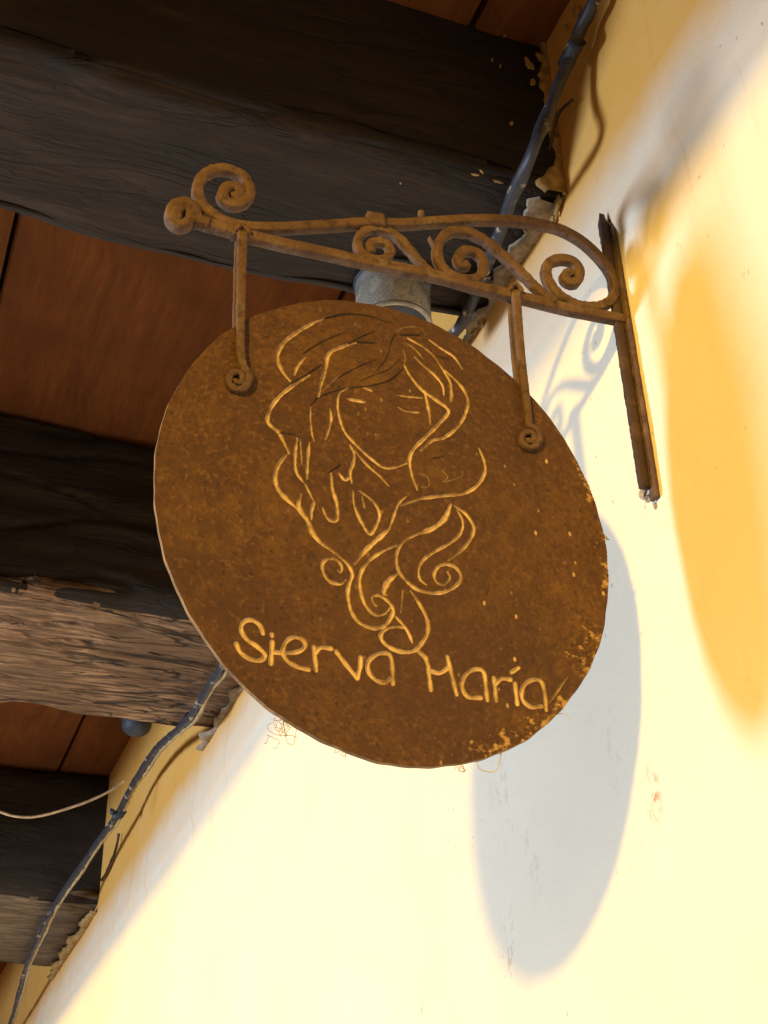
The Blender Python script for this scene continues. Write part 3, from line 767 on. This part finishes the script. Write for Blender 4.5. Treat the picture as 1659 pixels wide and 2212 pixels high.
# pale paint-crusted cable strapped alongside the far run
far = [p for p in P if 2.3*K < p[1] < 5.9*K]
mesh('strapped_cable', *tube(smooth_pts([tuple(Vector(p)+Vector((.0125+.004*math.sin(i*1.9), .002, .002*math.sin(i*.8)-.003))) for i, p in enumerate(far[::4])], 5), .0068, 9, .004), M_CRUST, con)
# rag of tape and clip on the far run
q = Vector(w(*on_x(256, 1757, .645)))
tag(mesh('cable_clip', *merge([flake(q+Vector((.0, 0, 0)), (-.4, -1, -.2), .022, .006, 8, 1.6), flake(q+Vector((-.02, .0, .004)), (-.5, -1, 0), .014, .008, 7)]), M_BLUE), 'small grey clip holding the conduit against the tan wall', 'clip')
thin = [tuple(on_x(px, py, WX-.012)) for px, py in ((1236, 215), (1205, 250), (1185, 330), (1168, 385), (1150, 420), (1128, 480), (1105, 540))]
tag(mesh('thin_cable', *tube(smooth_pts([tuple(w(*p)) for p in thin], 8), .0028, 8, .0008), M_CAB), 'thin dark cable sagging beside the conduit at the end of the dark beam', 'cable')
th2 = [tuple(on_x(px, py, WX-.018)) for px, py in ((1172, 370), (1152, 415), (1130, 470), (1108, 530), (1090, 580))]
tag(mesh('thin_cable', *tube(smooth_pts([tuple(w(*p)) for p in th2], 8), .0042, 8, .001), M_DUST), 'thin pale plaster-splashed cable close beside the conduit above the bracket', 'cable')
yc_ = 3.35
cord = [tuple(on_y(px, py, yc_)) for px, py in ((-60, 1735), (0, 1754), (30, 1763), (70, 1765), (110, 1757), (160, 1742), (200, 1727), (235, 1710), (268, 1688))]
tag(mesh('cord', *tube(smooth_pts([tuple(w(*p)) for p in cord], 8), .0042, 8, .001), M_CORD), 'thin cream cord looping from the conduit across the dark beam', 'cord')
tw = [tuple(on_x(px, py, WX-.008)) for px, py in ((257, 1800), (252, 1830), (240, 1862), (228, 1888), (220, 1902))]
tag(mesh('twig', *tube(smooth_pts([tuple(w(*p)) for p in tw], 8), .0045, 7, .003), M_CAB), 'short dark twig of wire stuck to the tan wall below the conduit', 'wire')

# ------------------------------------------------------------------ plaster chips where beam and wall meet
def chips(parent, mat, name, spots, plane):
    for (px, py, size, stretch, ang) in spots:
        if plane == 'wall': p = w(*on_x(px, py, WX-.004)); nrm = (-1, -.1, -.1)
        elif plane == 'near': p = w(*on_y(px, py, 1.095)); nrm = (0, -1, 0)
        else: p = w(*on_z(px, py, ZB-.002)); nrm = (0, 0, -1)
        mesh(name, *flake(p, nrm, size, .0015 + size*.12, 12, stretch, ang, .0012), mat, parent, smooth=False)
b1 = bpy.data.objects['ceiling_beam']
def rim(edge, across, wmin, wmax, seed, out, th=.006):
    """ragged tongue of plaster smeared from the wall over a beam; edge = points on the joint, across = direction on the beam"""
    across = Vector(across).normalized(); out = Vector(out).normalized(); V = []; F = []; P = resample([tuple(p) for p in edge], .004)
    for i, p in enumerate(P):
        p = Vector(p); t = .45+.65*noise.noise(Vector((i*.055, seed, 0)))+.24*noise.noise(Vector((i*.14, seed, 4)))+.06*noise.noise(Vector((i*.43, seed, 8)))
        wd_ = wmin+(wmax-wmin)*max(0, t)**1.6
        h = th*(1+.5*noise.noise(Vector((i*.2, seed, 2))))
        V += [p-across*.012, p-across*.012+out*h, p+across*wd_*.55+out*h*(.9+.3*noise.noise(Vector((i*.5, seed, 3)))), p+across*wd_*.93+out*h*.6, p+across*wd_-out*.004]
    for i in range(len(P)-1):
        for k in range(4): F.append((i*5+k, i*5+k+1, i*5+k+6, i*5+k+5))
    return V, F
yn = 1.10-.0035
mesh('plaster_smear', *rim([w(WX, yn, z) for z in np.linspace(1.33, 1.75, 12)], (-1, 0, 0), .002, .055, 1.3, (0, -1, 0)), M_FLK, wall)
mesh('plaster_smear', *rim([w(WX, y, ZB-.004) for y in np.linspace(1.11, 1.42, 12)], (-1, 0, 0), .002, .07, 5.3, (0, 0, -1)), M_DUST, wall)
mesh('plaster_smear', *rim([w(WX, y, ZB-.011) for y in np.linspace(2.35, 2.9, 14)], (-1, 0, 0), .002, .05, 8.1, (0, 0, -1)), M_DUST, wall)
mesh('plaster_smear', *rim([w(WX, y, ZB-.010) for y in np.linspace(4.1, 4.85, 18)], (-1, 0, 0), .015, .055, 9.4, (0, 0, -1), .012), M_FLK, wall)
chips(b1, M_FLK, 'plaster_chip', [(1143, 140, .009, 2.2, 1.1), (1172, 130, .010, 2.0, 1.4), (1150, 178, .006, 1.8, .5), (1104, 268, .004, 1.5, .4), (1063, 130, .002, 4, .5), (1080, 143, .002, 4, .6), (1090, 78, .002, 4, .3)], 'near')
chips(b1, M_FLK, 'plaster_chip', [(1026, 376, .003, 3, .9), (1040, 370, .002, 3.5, .2), (1076, 392, .003, 4, .7), (865, 395, .002, 1, 0), (1136, 500, .004, 2, .4), (1075, 600, .005, 2, .3)], 'under')
chips(wall, M_FLK, 'plaster_chip', [(1205, 445, .022, .5, .1), (1198, 420, .02, .5, .3), (1195, 480, .015, .6, .2), (1245, 25, .02, .4, .8), (1225, 60, .012, .5, .7), (1040, 690, .018, .7, .2), (1025, 712, .016, .8, .8), (1185, 385, .012, .5, .2)], 'wall')
for (px, py, size, an) in ((1389, 1062, .012, .2), (1400, 1076, .009, 1.4), (1416, 1092, .006, .8)):
    mesh('plaster_crust', *flake(w(*on_x(px, py, WX-.001)), (-1, -.05, 0), size, .0012, 14, .7, an, .0006), M_DUST, wall, smooth=False)
# ------------------------------------------------------------------ cobwebs and dust threads on the sign's rim
def web(label, px, py, n, size, y=1.0, loops=True, hang=0.0):
    parts = []
    c0 = w(*on_y(px, py, y)); c0.y = YB
    for k in range(n):
        c = c0 + Vector((random.uniform(-1, 1)*size, random.uniform(-.3, .3)*size, random.uniform(-1, .3)*size-hang))
        r = size*random.uniform(.25, .6); a0 = random.random()*6; pts = []
        for j in range(14):
            t = a0 + j/13*random.uniform(4.5, 6.5); rj = r*(1+.25*math.sin(j*1.7+k))
            pts.append((c.x+rj*math.cos(t), c.y+.3*r*math.sin(2*t+k), c.z+rj*.9*math.sin(t)))
        parts.append(tube(pts, .00038, 5, 0, .002))
    parts.append(tube([tuple(c0+Vector((0, 0, size*.6))), tuple(c0+Vector((size*.2, 0, -size*.5)))], .0006, 5, 0, .003))
    return tag(mesh('cobweb', *merge(parts), M_WEB), label, 'cobweb')
web('curly dusty cobweb hanging under the lower left rim of the sign', 612, 1570, 6, .019)
web('tiny cobweb tuft under the sign rim right of the curly one', 738, 1613, 3, .009)
web('small grey tuft of web at the very bottom of the sign rim', 1002, 1657, 3, .007)
def thread(label, pts, r=.0006, y=1.0):
    P = [w(*on_y(px, py, y)) for px, py in pts]
    P = [(p.x, YB, p.z) for p in P]
    return tag(mesh('web_thread', *tube(smooth_pts(P, 5) if len(P) > 4 else P, r, 6, .0003, .003), M_WEB), label, 'thread')
thread('bent thread hooked below the crusted lower right rim of the sign', [(1085, 1625), (1080, 1645), (1072, 1664), (1050, 1664), (1037, 1657), (1032, 1640)])
thread('curved thread on the right rim of the sign below the rust crust', [(1205, 1540), (1222, 1539), (1232, 1546), (1236, 1554)])
thread('dark thread with a dust knob sticking out of the right rim of the sign', [(1296, 1145), (1308, 1155), (1317, 1163), (1312, 1161)], .0016)
thread('short dark thread on the upper right rim below the hanger coil', [(1244, 1008), (1253, 1015), (1254, 1024)], .0014)
